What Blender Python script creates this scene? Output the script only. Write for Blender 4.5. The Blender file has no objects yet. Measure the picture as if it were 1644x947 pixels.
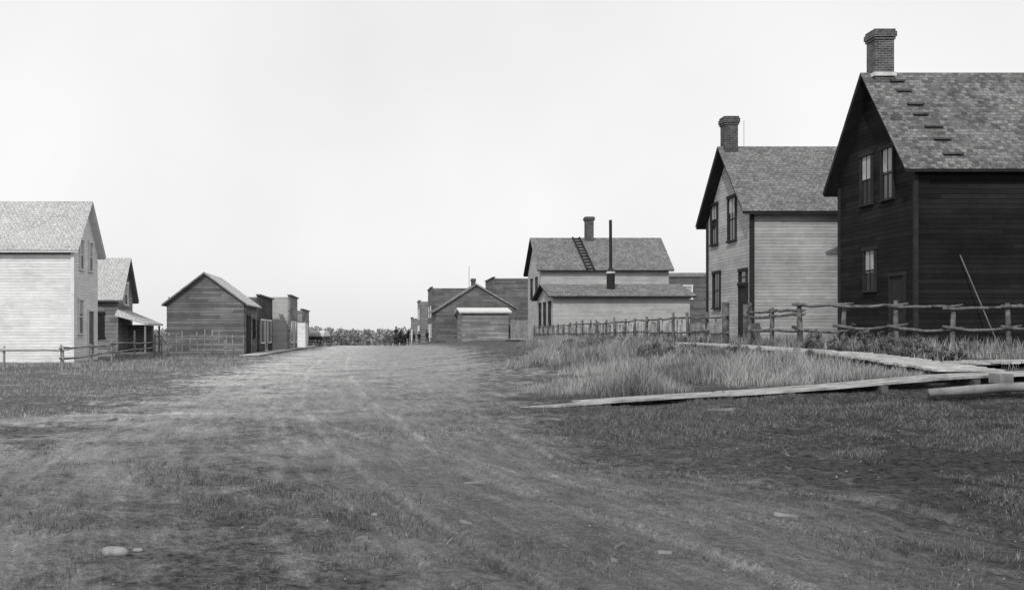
import bpy, math, random, bmesh
import numpy as np
from mathutils import Vector
random.seed(7); rng=np.random.default_rng(7)
sc=bpy.context.scene
# ------------------------------------------------------------------ materials
def nt(name,rough=0.9,spec=0.15):
    m=bpy.data.materials.new(name); m.use_nodes=True
    t=m.node_tree; b=t.nodes['Principled BSDF']
    b.inputs['Roughness'].default_value=rough
    b.inputs['Specular IOR Level'].default_value=spec
    return m,t,b
def N(t,typ,**kw):
    n=t.nodes.new(typ)
    for k,v in kw.items(): setattr(n,k,v)
    return n
def setin(t,n,i,v):
    if isinstance(v,(int,float)): n.inputs[i].default_value=v
    elif isinstance(v,tuple): n.inputs[i].default_value=v
    else: t.links.new(v,n.inputs[i])
def M(t,op,a,b=0.0,c=0.0,clamp=False):
    n=N(t,'ShaderNodeMath',operation=op); n.use_clamp=clamp
    setin(t,n,0,a); setin(t,n,1,b); setin(t,n,2,c)
    return n.outputs[0]
def coords(t):
    return N(t,'ShaderNodeTexCoord').outputs['Object']
def sep(t,v):
    s=N(t,'ShaderNodeSeparateXYZ'); t.links.new(v,s.inputs[0]); return s.outputs
def comb(t,x,y,z=0.0):
    c=N(t,'ShaderNodeCombineXYZ')
    setin(t,c,0,x);setin(t,c,1,y);setin(t,c,2,z); return c.outputs[0]
def noise(t,vec,scale,detail=4,rough=.6):
    n=N(t,'ShaderNodeTexNoise'); t.links.new(vec,n.inputs['Vector'])
    n.inputs['Scale'].default_value=scale; n.inputs['Detail'].default_value=detail; n.inputs['Roughness'].default_value=rough
    return n.outputs['Fac']
def scalev(t,vec,s):
    n=N(t,'ShaderNodeVectorMath',operation='MULTIPLY'); t.links.new(vec,n.inputs[0]); n.inputs[1].default_value=s
    return n.outputs[0]
def ramp(t,v,a,b,lo=0.0,hi=1.0):
    n=N(t,'ShaderNodeMapRange'); n.clamp=True
    setin(t,n,0,v); n.inputs[1].default_value=a;n.inputs[2].default_value=b;n.inputs[3].default_value=lo;n.inputs[4].default_value=hi
    return n.outputs[0]
def bump(t,b,h,dist=.02,strength=.6):
    n=N(t,'ShaderNodeBump'); n.inputs['Strength'].default_value=strength; n.inputs['Distance'].default_value=dist
    t.links.new(h,n.inputs['Height']); t.links.new(n.outputs[0],b.inputs['Normal'])
def grey(t,b,v):
    t.links.new(v,b.inputs['Base Color'])

def mat_siding(name,col,pitch=.13,line=.45,vary=.25,blotch=.25,vertical=False):
    m,t,b=nt(name)
    co=coords(t); s=sep(t,co)
    h=M(t,'ADD',s[0],s[1])
    a=(h if vertical else s[2]); along=(s[2] if vertical else h)
    q=M(t,'DIVIDE',a,pitch); fr=M(t,'FRACT',q); fl=M(t,'FLOOR',q)
    sg=M(t,'FLOOR',M(t,'ADD',M(t,'DIVIDE',along,3.4),M(t,'MULTIPLY',fl,.37)))
    wn=N(t,'ShaderNodeTexWhiteNoise'); wn.noise_dimensions='3D'
    t.links.new(comb(t,fl,sg,1.0),wn.inputs['Vector'])
    tone=ramp(t,wn.outputs['Value'],0,1,1-vary,1+vary*.5)
    grain=ramp(t,noise(t,scalev(t,co,((1,1,14) if not vertical else (14,14,1))),2.0,5,.7),.3,.7,.82,1.14)
    bl=ramp(t,noise(t,co,.7,6,.7),.3,.7,1-blotch,1+blotch*.6)
    ln=ramp(t,fr,.0,.22,line,1)
    v=M(t,'MULTIPLY',M(t,'MULTIPLY',M(t,'MULTIPLY',tone,grain),M(t,'MULTIPLY',bl,ln)),col,clamp=True)
    grey(t,b,v)
    bump(t,b,M(t,'SUBTRACT',1.0,fr),.02,.7)
    return m
def mat_shingle(name,col,axis='x',vary=.5,blotch=.3,course=.15,k=1.35):
    m,t,b=nt(name,.95)
    co=coords(t); s=sep(t,co)
    x=s[0] if axis=='x' else s[1]
    vec=comb(t,x,M(t,'MULTIPLY',s[2],k))
    br=N(t,'ShaderNodeTexBrick'); t.links.new(vec,br.inputs['Vector'])
    br.offset=.37; br.offset_frequency=2; br.inputs['Scale'].default_value=1.0
    br.inputs['Brick Width'].default_value=.19; br.inputs['Row Height'].default_value=course
    br.inputs['Mortar Size'].default_value=.010; br.inputs['Mortar Smooth'].default_value=.3
    br.inputs['Color1'].default_value=(1,1,1,1); br.inputs['Color2'].default_value=(1-vary,)*3+(1,)
    br.inputs['Mortar'].default_value=(.4,.4,.4,1)
    bw=N(t,'ShaderNodeRGBToBW'); t.links.new(br.outputs['Color'],bw.inputs[0])
    bl=ramp(t,noise(t,co,1.1,7,.75),.3,.7,1-blotch,1+blotch*.6)
    fine=ramp(t,noise(t,co,9,3,.6),.3,.7,.7,1.25)
    v=M(t,'MULTIPLY',M(t,'MULTIPLY',bw.outputs[0],bl),M(t,'MULTIPLY',fine,col),clamp=True)
    grey(t,b,v); bump(t,b,bw.outputs[0],.02,.5)
    return m
def mat_rough(name,col,vary=.35,scale=3.0,rough=.9,stretch=(1,1,1),spec=.15):
    m,t,b=nt(name,rough,spec)
    co=scalev(t,coords(t),stretch)
    v=M(t,'MULTIPLY',ramp(t,noise(t,co,scale,6,.65),.3,.7,1-vary,1+vary),col,clamp=True)
    grey(t,b,v); bump(t,b,noise(t,co,scale*6,3,.6),.01,.4)
    return m
def mat_brick(name,col):
    m,t,b=nt(name)
    co=coords(t); s=sep(t,co)
    br=N(t,'ShaderNodeTexBrick'); t.links.new(comb(t,M(t,'ADD',s[0],s[1]),s[2]),br.inputs['Vector'])
    br.inputs['Scale'].default_value=1;br.inputs['Brick Width'].default_value=.22;br.inputs['Row Height'].default_value=.08
    br.inputs['Mortar Size'].default_value=.01
    br.inputs['Color1'].default_value=(col,)*3+(1,);br.inputs['Color2'].default_value=(col*.55,)*3+(1,);br.inputs['Mortar'].default_value=(col*1.8,)*3+(1,)
    bw=N(t,'ShaderNodeRGBToBW'); t.links.new(br.outputs['Color'],bw.inputs[0])
    v=M(t,'MULTIPLY',bw.outputs[0],ramp(t,noise(t,co,3,5),.3,.7,.6,1.3)); grey(t,b,v)
    bump(t,b,bw.outputs[0],.01,.4)
    return m
def mat_tone(name,lo,hi):
    m,t,b=nt(name,.8)
    at=N(t,'ShaderNodeAttribute'); at.attribute_name='tone'
    grey(t,b,ramp(t,at.outputs['Fac'],0,1,lo,hi))
    return m
def mat_glass(name):
    m,t,b=nt(name,.12,.5); b.inputs['Base Color'].default_value=(.02,.02,.02,1); return m

G_glass=mat_glass('window_glass')
M_white=mat_siding('white_clapboard',.36,.13,.5,.16,.28)
M_white2=mat_siding('pale_clapboard',.68,.14,.72,.09,.16)  # pale paint, brightened to carry the haze over the left houses
M_dark=mat_siding('dark_weathered_boards',.015,.16,.3,.5,.5)
M_grey=mat_siding('grey_weathered_boards',.17,.18,.45,.4,.35)
M_grey2=mat_siding('grey_boards_far',.14,.22,.5,.35,.35)  # far boards lightened to stand in for distance haze
M_grey3=mat_siding('mid_grey_boards',.24,.22,.5,.35,.3)
M_light=mat_siding('light_painted_boards',.38,.16,.6,.12,.2)
M_sh_dark=mat_shingle('cedar_shingles',.20,'x',.6,.55)
M_sh_mid=mat_shingle('cedar_shingles_mid',.21,'x',.4,.3,.14)
M_sh_far=mat_shingle('cedar_shingles_far',.21,'x',.4,.35,.18)
M_sh_lt=mat_shingle('cedar_shingles_pale',.48,'x',.16,.16,.16)  # shingle colour brightened too, haze put into the base tone
M_sh_y=mat_shingle('cedar_shingles_barn',.60,'y',.3,.2,.16)
M_trimd=mat_rough('dark_trim',.026,.3)
M_trimw=mat_rough('pale_trim',.62,.12)
M_trimg=mat_rough('weathered_trim',.13,.3)
M_brick=mat_brick('chimney_brick',.10)
M_brickd=mat_brick('chimney_brick_dark',.08)
M_wood=mat_rough('weathered_wood',.20,.4,2.5,.9,(1,1,1))
M_wood_d=mat_rough('dark_fence_wood',.075,.5,3)
M_wood_l=mat_rough('pale_fence_wood',.28,.4,2)
M_plank=mat_rough('sidewalk_plank',.30,.6,2.2,.85,(1,5,1))
M_plank2=mat_rough('sidewalk_plank_cross',.36,.5,2.2,.85,(1,4,1))
M_metal=mat_rough('stove_pipe_iron',.02,.3,4,.6)
M_blind=mat_rough('window_blind',.34,.2)
M_flash=mat_rough('mortar_flashing',.5,.3)
M_rock=mat_rough('field_stone',.22,.3,8)
M_cloth=mat_rough('dark_cloth',.02,.3,5)
M_skin=mat_rough('skin',.3,.1,5)
M_horse=mat_rough('horse_coat',.03,.3,4,.6)
M_canvas=mat_rough('canvas',.55,.2,4)

# ------------------------------------------------------------------ mesh helpers
class B:
    def __init__(s): s.v=[]; s.f=[]
    def box(s,x0,x1,y0,y1,z0,z1):
        if x0>x1:x0,x1=x1,x0
        if y0>y1:y0,y1=y1,y0
        if z0>z1:z0,z1=z1,z0
        s.hexa([(x0,y0,z0),(x1,y0,z0),(x1,y1,z0),(x0,y1,z0),(x0,y0,z1),(x1,y0,z1),(x1,y1,z1),(x0,y1,z1)])
    def hexa(s,p):
        i=len(s.v); s.v+=[tuple(q) for q in p]
        s.f+=[(i,i+3,i+2,i+1),(i+4,i+5,i+6,i+7),(i,i+1,i+5,i+4),(i+1,i+2,i+6,i+5),(i+2,i+3,i+7,i+6),(i+3,i,i+4,i+7)]
    def poly(s,pts):
        i=len(s.v); s.v+=[tuple(q) for q in pts]; s.f.append(tuple(range(i,i+len(pts))))
    def extrude(s,prof,fn,a0,a1):
        n=len(prof); i=len(s.v)
        s.v+=[fn(a0,b,z) for b,z in prof]+[fn(a1,b,z) for b,z in prof]
        for k in range(n):
            j=(k+1)%n; s.f.append((i+k,i+j,i+n+j,i+n+k))
        s.f.append(tuple(range(i,i+n))); s.f.append(tuple(range(i+2*n-1,i+n-1,-1)))
    def tube(s,pts,rad,seg=7):
        pts=[np.array(p,float) for p in pts]; n=len(pts)
        if not hasattr(rad,'__len__'): rad=[rad]*n
        i0=len(s.v)
        for k,p in enumerate(pts):
            d=pts[min(k+1,n-1)]-pts[max(k-1,0)]; d/=np.linalg.norm(d)+1e-9
            up=np.array([0,0,1.]) if abs(d[2])<.9 else np.array([1.,0,0])
            a=np.cross(d,up); a/=np.linalg.norm(a); b=np.cross(d,a)
            for j in range(seg):
                th=2*math.pi*j/seg
                s.v.append(tuple(p+rad[k]*(math.cos(th)*a+math.sin(th)*b)))
        for k in range(n-1):
            for j in range(seg):
                jj=(j+1)%seg
                s.f.append((i0+k*seg+j,i0+k*seg+jj,i0+(k+1)*seg+jj,i0+(k+1)*seg+j))
        s.f.append(tuple(i0+j for j in range(seg))[::-1]); s.f.append(tuple(i0+(n-1)*seg+j for j in range(seg)))
def link(o,parent=None,loc=None):
    sc.collection.objects.link(o)
    if parent: o.parent=parent
    if loc is not None: o.location=loc
    return o
def mk(name,b,mat,parent=None,loc=None,smooth=False,fix=True):
    me=bpy.data.meshes.new(name); me.from_pydata(b.v,[],b.f); 
    if fix:
        bm=bmesh.new(); bm.from_mesh(me); bmesh.ops.recalc_face_normals(bm,faces=bm.faces); bm.to_mesh(me); bm.free()
    me.materials.append(mat)
    if smooth: me.polygons.foreach_set('use_smooth',[True]*len(me.polygons))
    return link(bpy.data.objects.new(name,me),parent,loc)
def empty(name,loc):
    o=bpy.data.objects.new(name,None); o.empty_display_size=.5; return link(o,None,loc)
def np_mesh(name,verts,tris,mat,tone=None,smooth=False,attrs=None,quads=False,parent=None):
    me=bpy.data.meshes.new(name); k=4 if quads else 3
    me.vertices.add(len(verts)); me.vertices.foreach_set('co',verts.astype(np.float32).ravel())
    me.loops.add(len(tris)*k); me.loops.foreach_set('vertex_index',tris.astype(np.int32).ravel())
    me.polygons.add(len(tris)); me.polygons.foreach_set('loop_start',np.arange(0,len(tris)*k,k,dtype=np.int32))
    me.polygons.foreach_set('loop_total',np.full(len(tris),k,dtype=np.int32))
    if smooth: me.polygons.foreach_set('use_smooth',np.ones(len(tris),dtype=bool))
    me.update(calc_edges=True)
    a=dict(attrs or {})
    if tone is not None: a['tone']=tone
    for kk,vv in a.items():
        at=me.attributes.new(kk,'FLOAT','POINT'); at.data.foreach_set('value',vv.astype(np.float32))
    me.materials.append(mat)
    return link(bpy.data.objects.new(name,me),parent)

# ------------------------------------------------------------------ terrain
def h2(ix,iy,seed):
    n=(ix.astype(np.int64)*374761393+iy.astype(np.int64)*668265263+seed*1442695041)&0xffffffff
    n=((n^(n>>13))*1274126177)&0xffffffff
    return ((n^(n>>16))&0xffff)/65535.0
def vnoise(x,y,s,seed=0):
    x=x/s;y=y/s; ix=np.floor(x);iy=np.floor(y);fx=x-ix;fy=y-iy
    fx=fx*fx*(3-2*fx);fy=fy*fy*(3-2*fy)
    a=h2(ix,iy,seed);b=h2(ix+1,iy,seed);c=h2(ix,iy+1,seed);d=h2(ix+1,iy+1,seed)
    return (a*(1-fx)+b*fx)*(1-fy)+(c*(1-fx)+d*fx)*fy
def fbm(x,y,s,seed=0,o=4):
    r=0;a=1;t=0
    for k in range(o):
        r=r+a*vnoise(x,y,s/2**k,seed+k);t+=a;a*=.55
    return r/t
TX=[-200,-40,-14,-6,-1,3,7,11,16,40,200]
TY=[-50,5,12,20,26,38,55,83,110,150,226,300,3000]
TZ=[[0]*11,[0]*11,
[.2,.1,.05,0,0,0,.05,.12,.15,.2,.3],
[.3,.2,0,0,.03,.12,.35,.60,.72,.9,1],
[.3,.2,0,0,.05,.2,.6,.88,.95,1,1],
[.4,.2,0,.05,.1,.3,.75,1.0,1.05,1.1,1.1],
[.5,.3,.15,.1,.1,.3,.75,1.0,1.05,1.1,1.1],
[.5,.3,.15,.05,0,.2,.6,.9,.95,1,1],
[.3,.2,.05,0,-.05,.1,.5,.8,.85,.9,.9],
[-.1,-.1,-.15,-.2,-.25,-.1,.2,.5,.6,.6,.5],
[-1.2,-1.2,-1.2,-1.2,-1.2,-1.1,-.8,-.4,-.3,-.3,-.5],
[-2]*8+[-1.8]*3,[-2]*11]
gx=np.arange(-200,201.); gy=np.arange(-50,401.)
tmp=np.array([np.interp(gx,TX,r) for r in TZ])
H=np.array([np.interp(gy,TY,tmp[:,i]) for i in range(len(gx))]).T
for _ in range(3):
    H[1:-1]=(H[:-2]+2*H[1:-1]+H[2:])/4; H[:,1:-1]=(H[:,:-2]+2*H[:,1:-1]+H[:,2:])/4
def Gs(x,y):
    x=np.clip(np.asarray(x,float),-199.99,199.99)+200; y=np.clip(np.asarray(y,float),-49.99,399.9)+50
    ix=np.floor(x).astype(int);iy=np.floor(y).astype(int);fx=x-ix;fy=y-iy
    ix=np.clip(ix,0,399);iy=np.clip(iy,0,449)
    return (H[iy,ix]*(1-fx)+H[iy,ix+1]*fx)*(1-fy)+(H[iy+1,ix]*(1-fx)+H[iy+1,ix+1]*fx)*fy
def pdist(x,y,pl,signed=False):
    d=np.full(x.shape,1e9);sg=np.zeros(x.shape)
    for (ax,ay),(bx,by) in zip(pl[:-1],pl[1:]):
        ux,uy=bx-ax,by-ay; L=ux*ux+uy*uy
        t=np.clip(((x-ax)*ux+(y-ay)*uy)/L,0,1)
        dd=np.hypot(x-ax-t*ux,y-ay-t*uy); k=dd<d
        sg=np.where(k,np.sign((x-ax)*uy-(y-ay)*ux),sg); d=np.where(k,dd,d)
    return d*sg if signed else d
PA=[(2.6,2),(1.75,6.3),(1.15,8.5),(.55,11),(-.1,15),(-.9,22),(-2,40),(-3,80),(-2,160),(-1,300)]
PB=[(4.6,2),(3.3,6.5),(2.4,9),(1.4,12.5),(1.0,18),(1.6,28),(2.6,45),(3,70),(2,120)]
PC=[(-40,15),(-16,16.4),(-9,17.6),(-4,19),(1,20.3)]
PD=[(-3.2,3),(-3.2,9),(-3.3,18),(-3.6,40),(-4.2,90)]
PE=[(6.5,3),(4.6,7),(2.6,11),(.6,15),(-1.4,21),(-3,34),(-4,60)]
def fields(x,y,extra=False):
    wob=(fbm(x,y,3.0,11,3)-.5)*1.2
    wb2=(fbm(x,y,1.1,13,3)-.5)*.35
    sA=pdist(x,y,PA,True)
    dA=abs(sA);dB=pdist(x,y,PB);dC=pdist(x,y,PC);dD=pdist(x,y,PD);dE=pdist(x,y,PE)
    g=lambda d,w: np.exp(-(d/w)**2)
    wA=np.clip(1.7+y*.04,0,4)
    road=np.maximum.reduce([g(dA+wob*.5,wA),.85*g(dB+wob*.5,1.5+y*.02),.9*g(dC+wob*.3,1.0),.8*g(dD+wob,2.2),.7*g(dE+wob*.5,1.2)])
    road=np.maximum(road,.95*np.clip((y-16)/16,0,1)*np.exp(-((x+.8)/5.4)**4))
    def br(s): return np.clip(fbm(x,y,2.4,s,3)*2.6-.55,0.05,1)
    fa=np.clip((24-y)/12,.0,1)
    rut=np.maximum.reduce([g(abs(dA+wb2*.3-.7),.085)*br(5)*(.35+.65*fa),g(abs(dB+wb2*.3-.7),.075)*.85*br(25)*fa,g(abs(dE+wb2*.3-.7),.07)*.8*br(35)*fa,
        g(abs(dA+wb2-1.25),.05)*.6*br(45)*fa,g(abs(dB+wb2-.25),.05)*.5*br(46)*fa,g(abs(dD+wb2-.7),.08)*.3*br(47)*fa,g(abs(dC-.5),.15)*.35])
    if extra: return road,rut,sA
    return road,rut
def sm(v,a,b): 
    t=np.clip((v-a)/(b-a),0,1);return t*t*(3-2*t)
def G(x,y,full=False):
    x=np.asarray(x,float);y=np.asarray(y,float)
    road,rut,sA=fields(x,y,True)
    near=np.clip(1.2-y/60,0.1,1)
    z=Gs(x,y)+(fbm(x,y,2.5,31,3)-.5)*.12*near+(fbm(x,y,.5,41,4)-.5)*.09*near*(1.3-road)-rut*.095+.035*np.exp(-((rut-.30)/.14)**2)*(rut>.06)
    z=z+(vnoise(sA*5,y*.6,1,51)-.5)*.035*near*road+(vnoise(x,y,.11,61)-.5)*.016*near
    z=z-.30*np.exp(-((y-18.55)/.75)**2)*sm(x,5.5,9.5)
    return (z,road,rut,sA) if full else z
def gz(x,y): return float(Gs(x,y))

xf=np.arange(-6,9.001,.04)
right=[];v=9.;st=.05
while v<6000: st*=1.055; v+=st; right.append(v)
left=[];v=-6.;st=.05
while v>-6000: st*=1.055; v-=st; left.append(v)
X=np.array(left[::-1]+list(xf)+right)
yy=[];v=4.
while v<60: yy.append(v); v+=.0062*v
while v<8000: yy.append(v); v+=.04*v
Y=np.array([-300,-100,-40,-20,-10,-5,-2,0,1,2,3,3.5]+yy)
XX,YY=np.meshgrid(X,Y)
Z,R_,U_,S_=G(XX.ravel(),YY.ravel(),True)
V=np.stack([XX.ravel(),YY.ravel(),Z],1)
nx,ny=len(X),len(Y)
i=(np.arange(ny-1)[:,None]*nx+np.arange(nx-1)[None]).ravel()
Q=np.stack([i,i+1,i+nx+1,i+nx],1)
m,t,b=nt('prairie_ground',.97,.05)
co=coords(t); s3=sep(t,co)
def attr(t,n):
    a=N(t,'ShaderNodeAttribute');a.attribute_name=n;return a.outputs['Fac']
road=attr(t,'road');rut=attr(t,'rut');sA=attr(t,'track')
n1=noise(t,co,.5,6,.65);n2=noise(t,co,2.2,8,.78);n3=noise(t,co,11,6,.8);n4=noise(t,co,50,4,.8)
streak=noise(t,comb(t,M(t,'MULTIPLY',sA,4.2),M(t,'MULTIPLY',s3[1],.6)),1.0,7,.75)
streak2=noise(t,comb(t,M(t,'MULTIPLY',sA,15.0),M(t,'MULTIPLY',s3[1],2.0)),1.0,4,.75)
rm=M(t,'ADD',road,M(t,'MULTIPLY',M(t,'SUBTRACT',n2,.5),2.2))
rm=M(t,'ADD',rm,M(t,'MULTIPLY',M(t,'SUBTRACT',n1,.5),1.5))
rm=ramp(t,M(t,'ADD',rm,M(t,'MULTIPLY',M(t,'SUBTRACT',streak,.5),1.2)),.22,.72)
gcol=M(t,'MULTIPLY',ramp(t,n3,.38,.64,.03,.15),ramp(t,n2,.3,.7,.7,1.4))
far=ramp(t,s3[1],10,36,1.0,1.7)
dcol=M(t,'MULTIPLY',ramp(t,n3,.34,.66,.115,.225),ramp(t,n1,.3,.7,.72,1.25))
dcol=M(t,'MULTIPLY',dcol,M(t,'MULTIPLY',ramp(t,streak,.3,.7,.66,1.34),ramp(t,streak2,.3,.7,.82,1.18)))
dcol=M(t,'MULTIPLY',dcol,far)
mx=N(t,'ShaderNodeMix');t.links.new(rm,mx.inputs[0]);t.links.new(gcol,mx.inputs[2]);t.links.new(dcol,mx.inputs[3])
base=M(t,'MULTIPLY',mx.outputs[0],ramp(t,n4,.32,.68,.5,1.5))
leftdry=ramp(t,s3[0],-4.5,1.0,1.5,1.0)
rightdark=ramp(t,M(t,'ADD',M(t,'SUBTRACT',s3[0],M(t,'MULTIPLY',s3[1],.30)),M(t,'MULTIPLY',n1,1.5)),1.0,3.0,1.0,.66)  # ground tone gets darker toward the right foreground
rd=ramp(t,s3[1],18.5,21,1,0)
rightdark=M(t,'ADD',1.0,M(t,'MULTIPLY',M(t,'SUBTRACT',rightdark,1.0),rd))
base=M(t,'MULTIPLY',base,M(t,'MULTIPLY',leftdry,rightdark))
edge=ramp(t,rut,.05,.35,1,1.28); core=ramp(t,rut,.45,.8,1,.6)
base=M(t,'MULTIPLY',base,M(t,'MULTIPLY',edge,core),clamp=True)
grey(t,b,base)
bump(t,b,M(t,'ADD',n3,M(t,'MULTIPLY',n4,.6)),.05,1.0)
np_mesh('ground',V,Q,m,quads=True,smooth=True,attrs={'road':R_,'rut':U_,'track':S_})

# ------------------------------------------------------------------ grass
def blades(name,x,y,h,w,mat,lean=.35,tone=None):
    n=len(x); z=G(x,y)-.01
    th=rng.uniform(0,2*math.pi,n); c,s=np.cos(th),np.sin(th)
    ld=rng.uniform(0,2*math.pi,n); L=h*lean*rng.uniform(.1,1,n)
    P=np.zeros((n,5,3))
    for k,(hh,ww) in enumerate([(0,1),(0,-1),(.55,.75),(.55,-.75),(1,0)]):
        P[:,k,0]=x+c*w*ww*.5+np.cos(ld)*L*hh**2
        P[:,k,1]=y+s*w*ww*.5+np.sin(ld)*L*hh**2
        P[:,k,2]=z+h*hh
    i=np.arange(n)[:,None]*5
    T=np.concatenate([i+np.array([[0,1,3]]),i+np.array([[0,3,2]]),i+np.array([[2,3,4]])])
    if tone is None: tone=rng.uniform(0,1,n)
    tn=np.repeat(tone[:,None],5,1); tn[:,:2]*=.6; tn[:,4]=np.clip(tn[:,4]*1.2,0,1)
    return np_mesh(name,P.reshape(-1,3),T,mat,tone=tn.ravel())
M_tall=mat_tone('dry_tall_grass',.05,.46)
M_verge=mat_tone('dry_verge_grass',.13,.45)
M_short=mat_tone('short_grass',.04,.24)
n=130000
y=20.9+(rng.uniform(0,1,n)**1.4)*45; x=rng.uniform(2.5,10.9,n)
edge_=3.5+(y-22)*.12+ (fbm(x,y,2.6,77,3)-.5)*4.0
den=fbm(x,y,1.3,55,4)
k=(x>edge_)&(den>.36)&(rng.uniform(0,1,n)<np.clip((den-.34)*5,0,1))
x,y,den,edge_=x[k],y[k],den[k],edge_[k]
hh=(.07+.66*np.clip((den-.36)*2.2,0,1))*rng.uniform(.35,1.2,len(x))*np.clip((x-edge_)/1.5+.3,0,1)*np.where(x>9.8,.5,1)
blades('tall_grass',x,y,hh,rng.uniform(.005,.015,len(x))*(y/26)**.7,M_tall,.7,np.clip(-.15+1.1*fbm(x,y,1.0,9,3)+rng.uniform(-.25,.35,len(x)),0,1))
n=36000
y=rng.uniform(20.5,90,n); x=rng.uniform(12.5,17.5,n)
k=(fbm(x,y,1.,66,3)>.4)&((y>23.8)|(y<22.0))
x,y=x[k],y[k]
blades('fence_line_grass',x,y,rng.uniform(.1,.5,len(x))*np.where(y<27,.6,1),rng.uniform(.008,.022,len(x))*(y/30)**.7,M_tall,.6,np.clip(fbm(x,y,.9,19,3)*1.2-.3+rng.uniform(-.2,.3,len(x)),0,1))
n=80000
y=18.6+rng.uniform(0,1,n)**1.3*42; x=-4.4-rng.uniform(0,1,n)*20
k=(rng.uniform(0,1,n)<np.clip((fbm(x,y,2.,88,4)-.40)*6,0,1))&(x<-4.9+(fbm(x,y,1.5,8,2)-.5)*3-(y-20)*.05)
x,y=x[k],y[k]
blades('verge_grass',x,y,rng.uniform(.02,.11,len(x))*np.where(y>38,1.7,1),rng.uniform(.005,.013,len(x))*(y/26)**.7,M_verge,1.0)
n=620000
y=4.5+(rng.uniform(0,1,n)**.8)*15; x=-.36*y-.3+rng.uniform(0,1,n)*(.98*y+.6)
road_,rut_=fields(x,y)
den=fbm(x,y,.5,101,4)+.10*(x/y*2)+(fbm(x,y,2.2,12,3)-.5)*.9
pr=np.clip((den-.50)*8,0,1)*np.clip(1.15-road_*1.0,0.08,1)*np.clip(1-rut_*2,0,1)*np.clip(7/y,.3,1)*.9+.004
k=rng.uniform(0,1,n)<pr
x,y,den=x[k],y[k],den[k]
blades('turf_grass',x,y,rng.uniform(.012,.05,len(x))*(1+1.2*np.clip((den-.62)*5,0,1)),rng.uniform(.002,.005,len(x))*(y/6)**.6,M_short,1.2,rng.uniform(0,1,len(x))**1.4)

# ------------------------------------------------------------------ leafy clumps
def leaves(name,centres,radii,nper,size,mat):
    Ps=[];Ts=[]
    for (c,r,npc) in zip(centres,radii,nper):
        u=rng.normal(size=(npc,3)); u/=np.linalg.norm(u,axis=1)[:,None]
        rr=rng.uniform(.25,1,npc)**.5
        p=np.array(c)+u*rr[:,None]*np.array(r)
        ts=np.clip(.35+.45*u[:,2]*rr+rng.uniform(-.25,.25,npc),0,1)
        Ps.append(p);Ts.append(ts)
    P=np.concatenate(Ps);T0=np.concatenate(Ts);n=len(P)
    a=rng.normal(size=(n,3));a/=np.linalg.norm(a,axis=1)[:,None]
    b2=rng.normal(size=(n,3));b2-=a*(a*b2).sum(1)[:,None];b2/=np.linalg.norm(b2,axis=1)[:,None]
    s=size*rng.uniform(.5,1.3,n)[:,None]
    Vv=np.stack([P-a*s,P+b2*s*.45,P+a*s,P-b2*s*.45],1).reshape(-1,3)
    i=np.arange(n)[:,None]*4
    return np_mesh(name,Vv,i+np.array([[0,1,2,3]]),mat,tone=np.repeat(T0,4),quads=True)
M_leaf=mat_tone('weed_leaves',.02,.19)
M_tree=mat_tone('distant_foliage',.15,.33)  # foliage tone lifted, distance haze painted into the colour
def weed(x,y,h,w):
    z=gz(x,y); cs=[];rs=[];ns=[]
    for j in range(12):
        dx,dy=random.uniform(-w,w),random.uniform(-w*.6,w*.6); hz=random.uniform(.1,1)*h*(1-.5*abs(dx)/w)
        cs.append((x+dx,y+dy,z+hz*.8)); rs.append((w*.18,w*.18,h*.22)); ns.append(70)
    o=leaves('weed_clump',cs,rs,ns,.035,M_leaf)
    b=B()
    for c in cs: b.tube([(x+(c[0]-x)*.3,y+(c[1]-y)*.3,z-.05),(c[0],c[1],c[2]+h*.15)],[.010,.004],4)
    mk('stems',b,M_wood_d,o)
for (x,y,h,w) in [(13.4,30.3,.9,.6),(14.4,30.6,.7,.6),(12.9,31.2,.8,.5),(15.2,30.4,.5,.6),(12.8,47.5,.85,.5),(12.9,53,.5,.6),(10.7,31,.35,.5),(10.2,34,.4,.6),(12.8,25.5,.6,.6),(10.5,40,.45,.6),(16.6,30.2,.5,.6),(12.5,60,.7,.7),(10.3,26.0,.4,.5),(9.7,29,.5,.6),(13.6,26.5,.6,.5),(13.2,24.6,.5,.4),(9.9,37,.5,.7),(12.6,43,.5,.5),(9.6,44,.6,.8),(9.4,50,.6,.8),(12.9,28,.8,.5),(8.8,33,.5,.8),(8.5,41,.6,.9),(8.9,56,.6,1.0)]:
    weed(x,y,h,w)
cs=[];rs=[];ns=[];tb=B()
for j in range(760):
    x=-230+460*(j%380)/380+random.uniform(-1,1); row=j//380; y=290+row*18+random.uniform(-6,12)
    hgt=random.uniform(3.6,4.6)+(1.2*vnoise(np.array([x]),np.array([0.]),9,3)[0])
    tb.tube([(x,y,-2.2),(x+.2,y,-2+hgt*.8)],[.12,.04],5)
    for q in range(4):
        cs.append((x+random.uniform(-1,1),y+random.uniform(-.8,.8),-2+hgt*(.12+.25*q)+random.uniform(-.2,.2))); rs.append((1.0,.9,hgt*.17)); ns.append(30)
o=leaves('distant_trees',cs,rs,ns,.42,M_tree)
mk('trunks',tb,M_wood,o)

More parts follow.
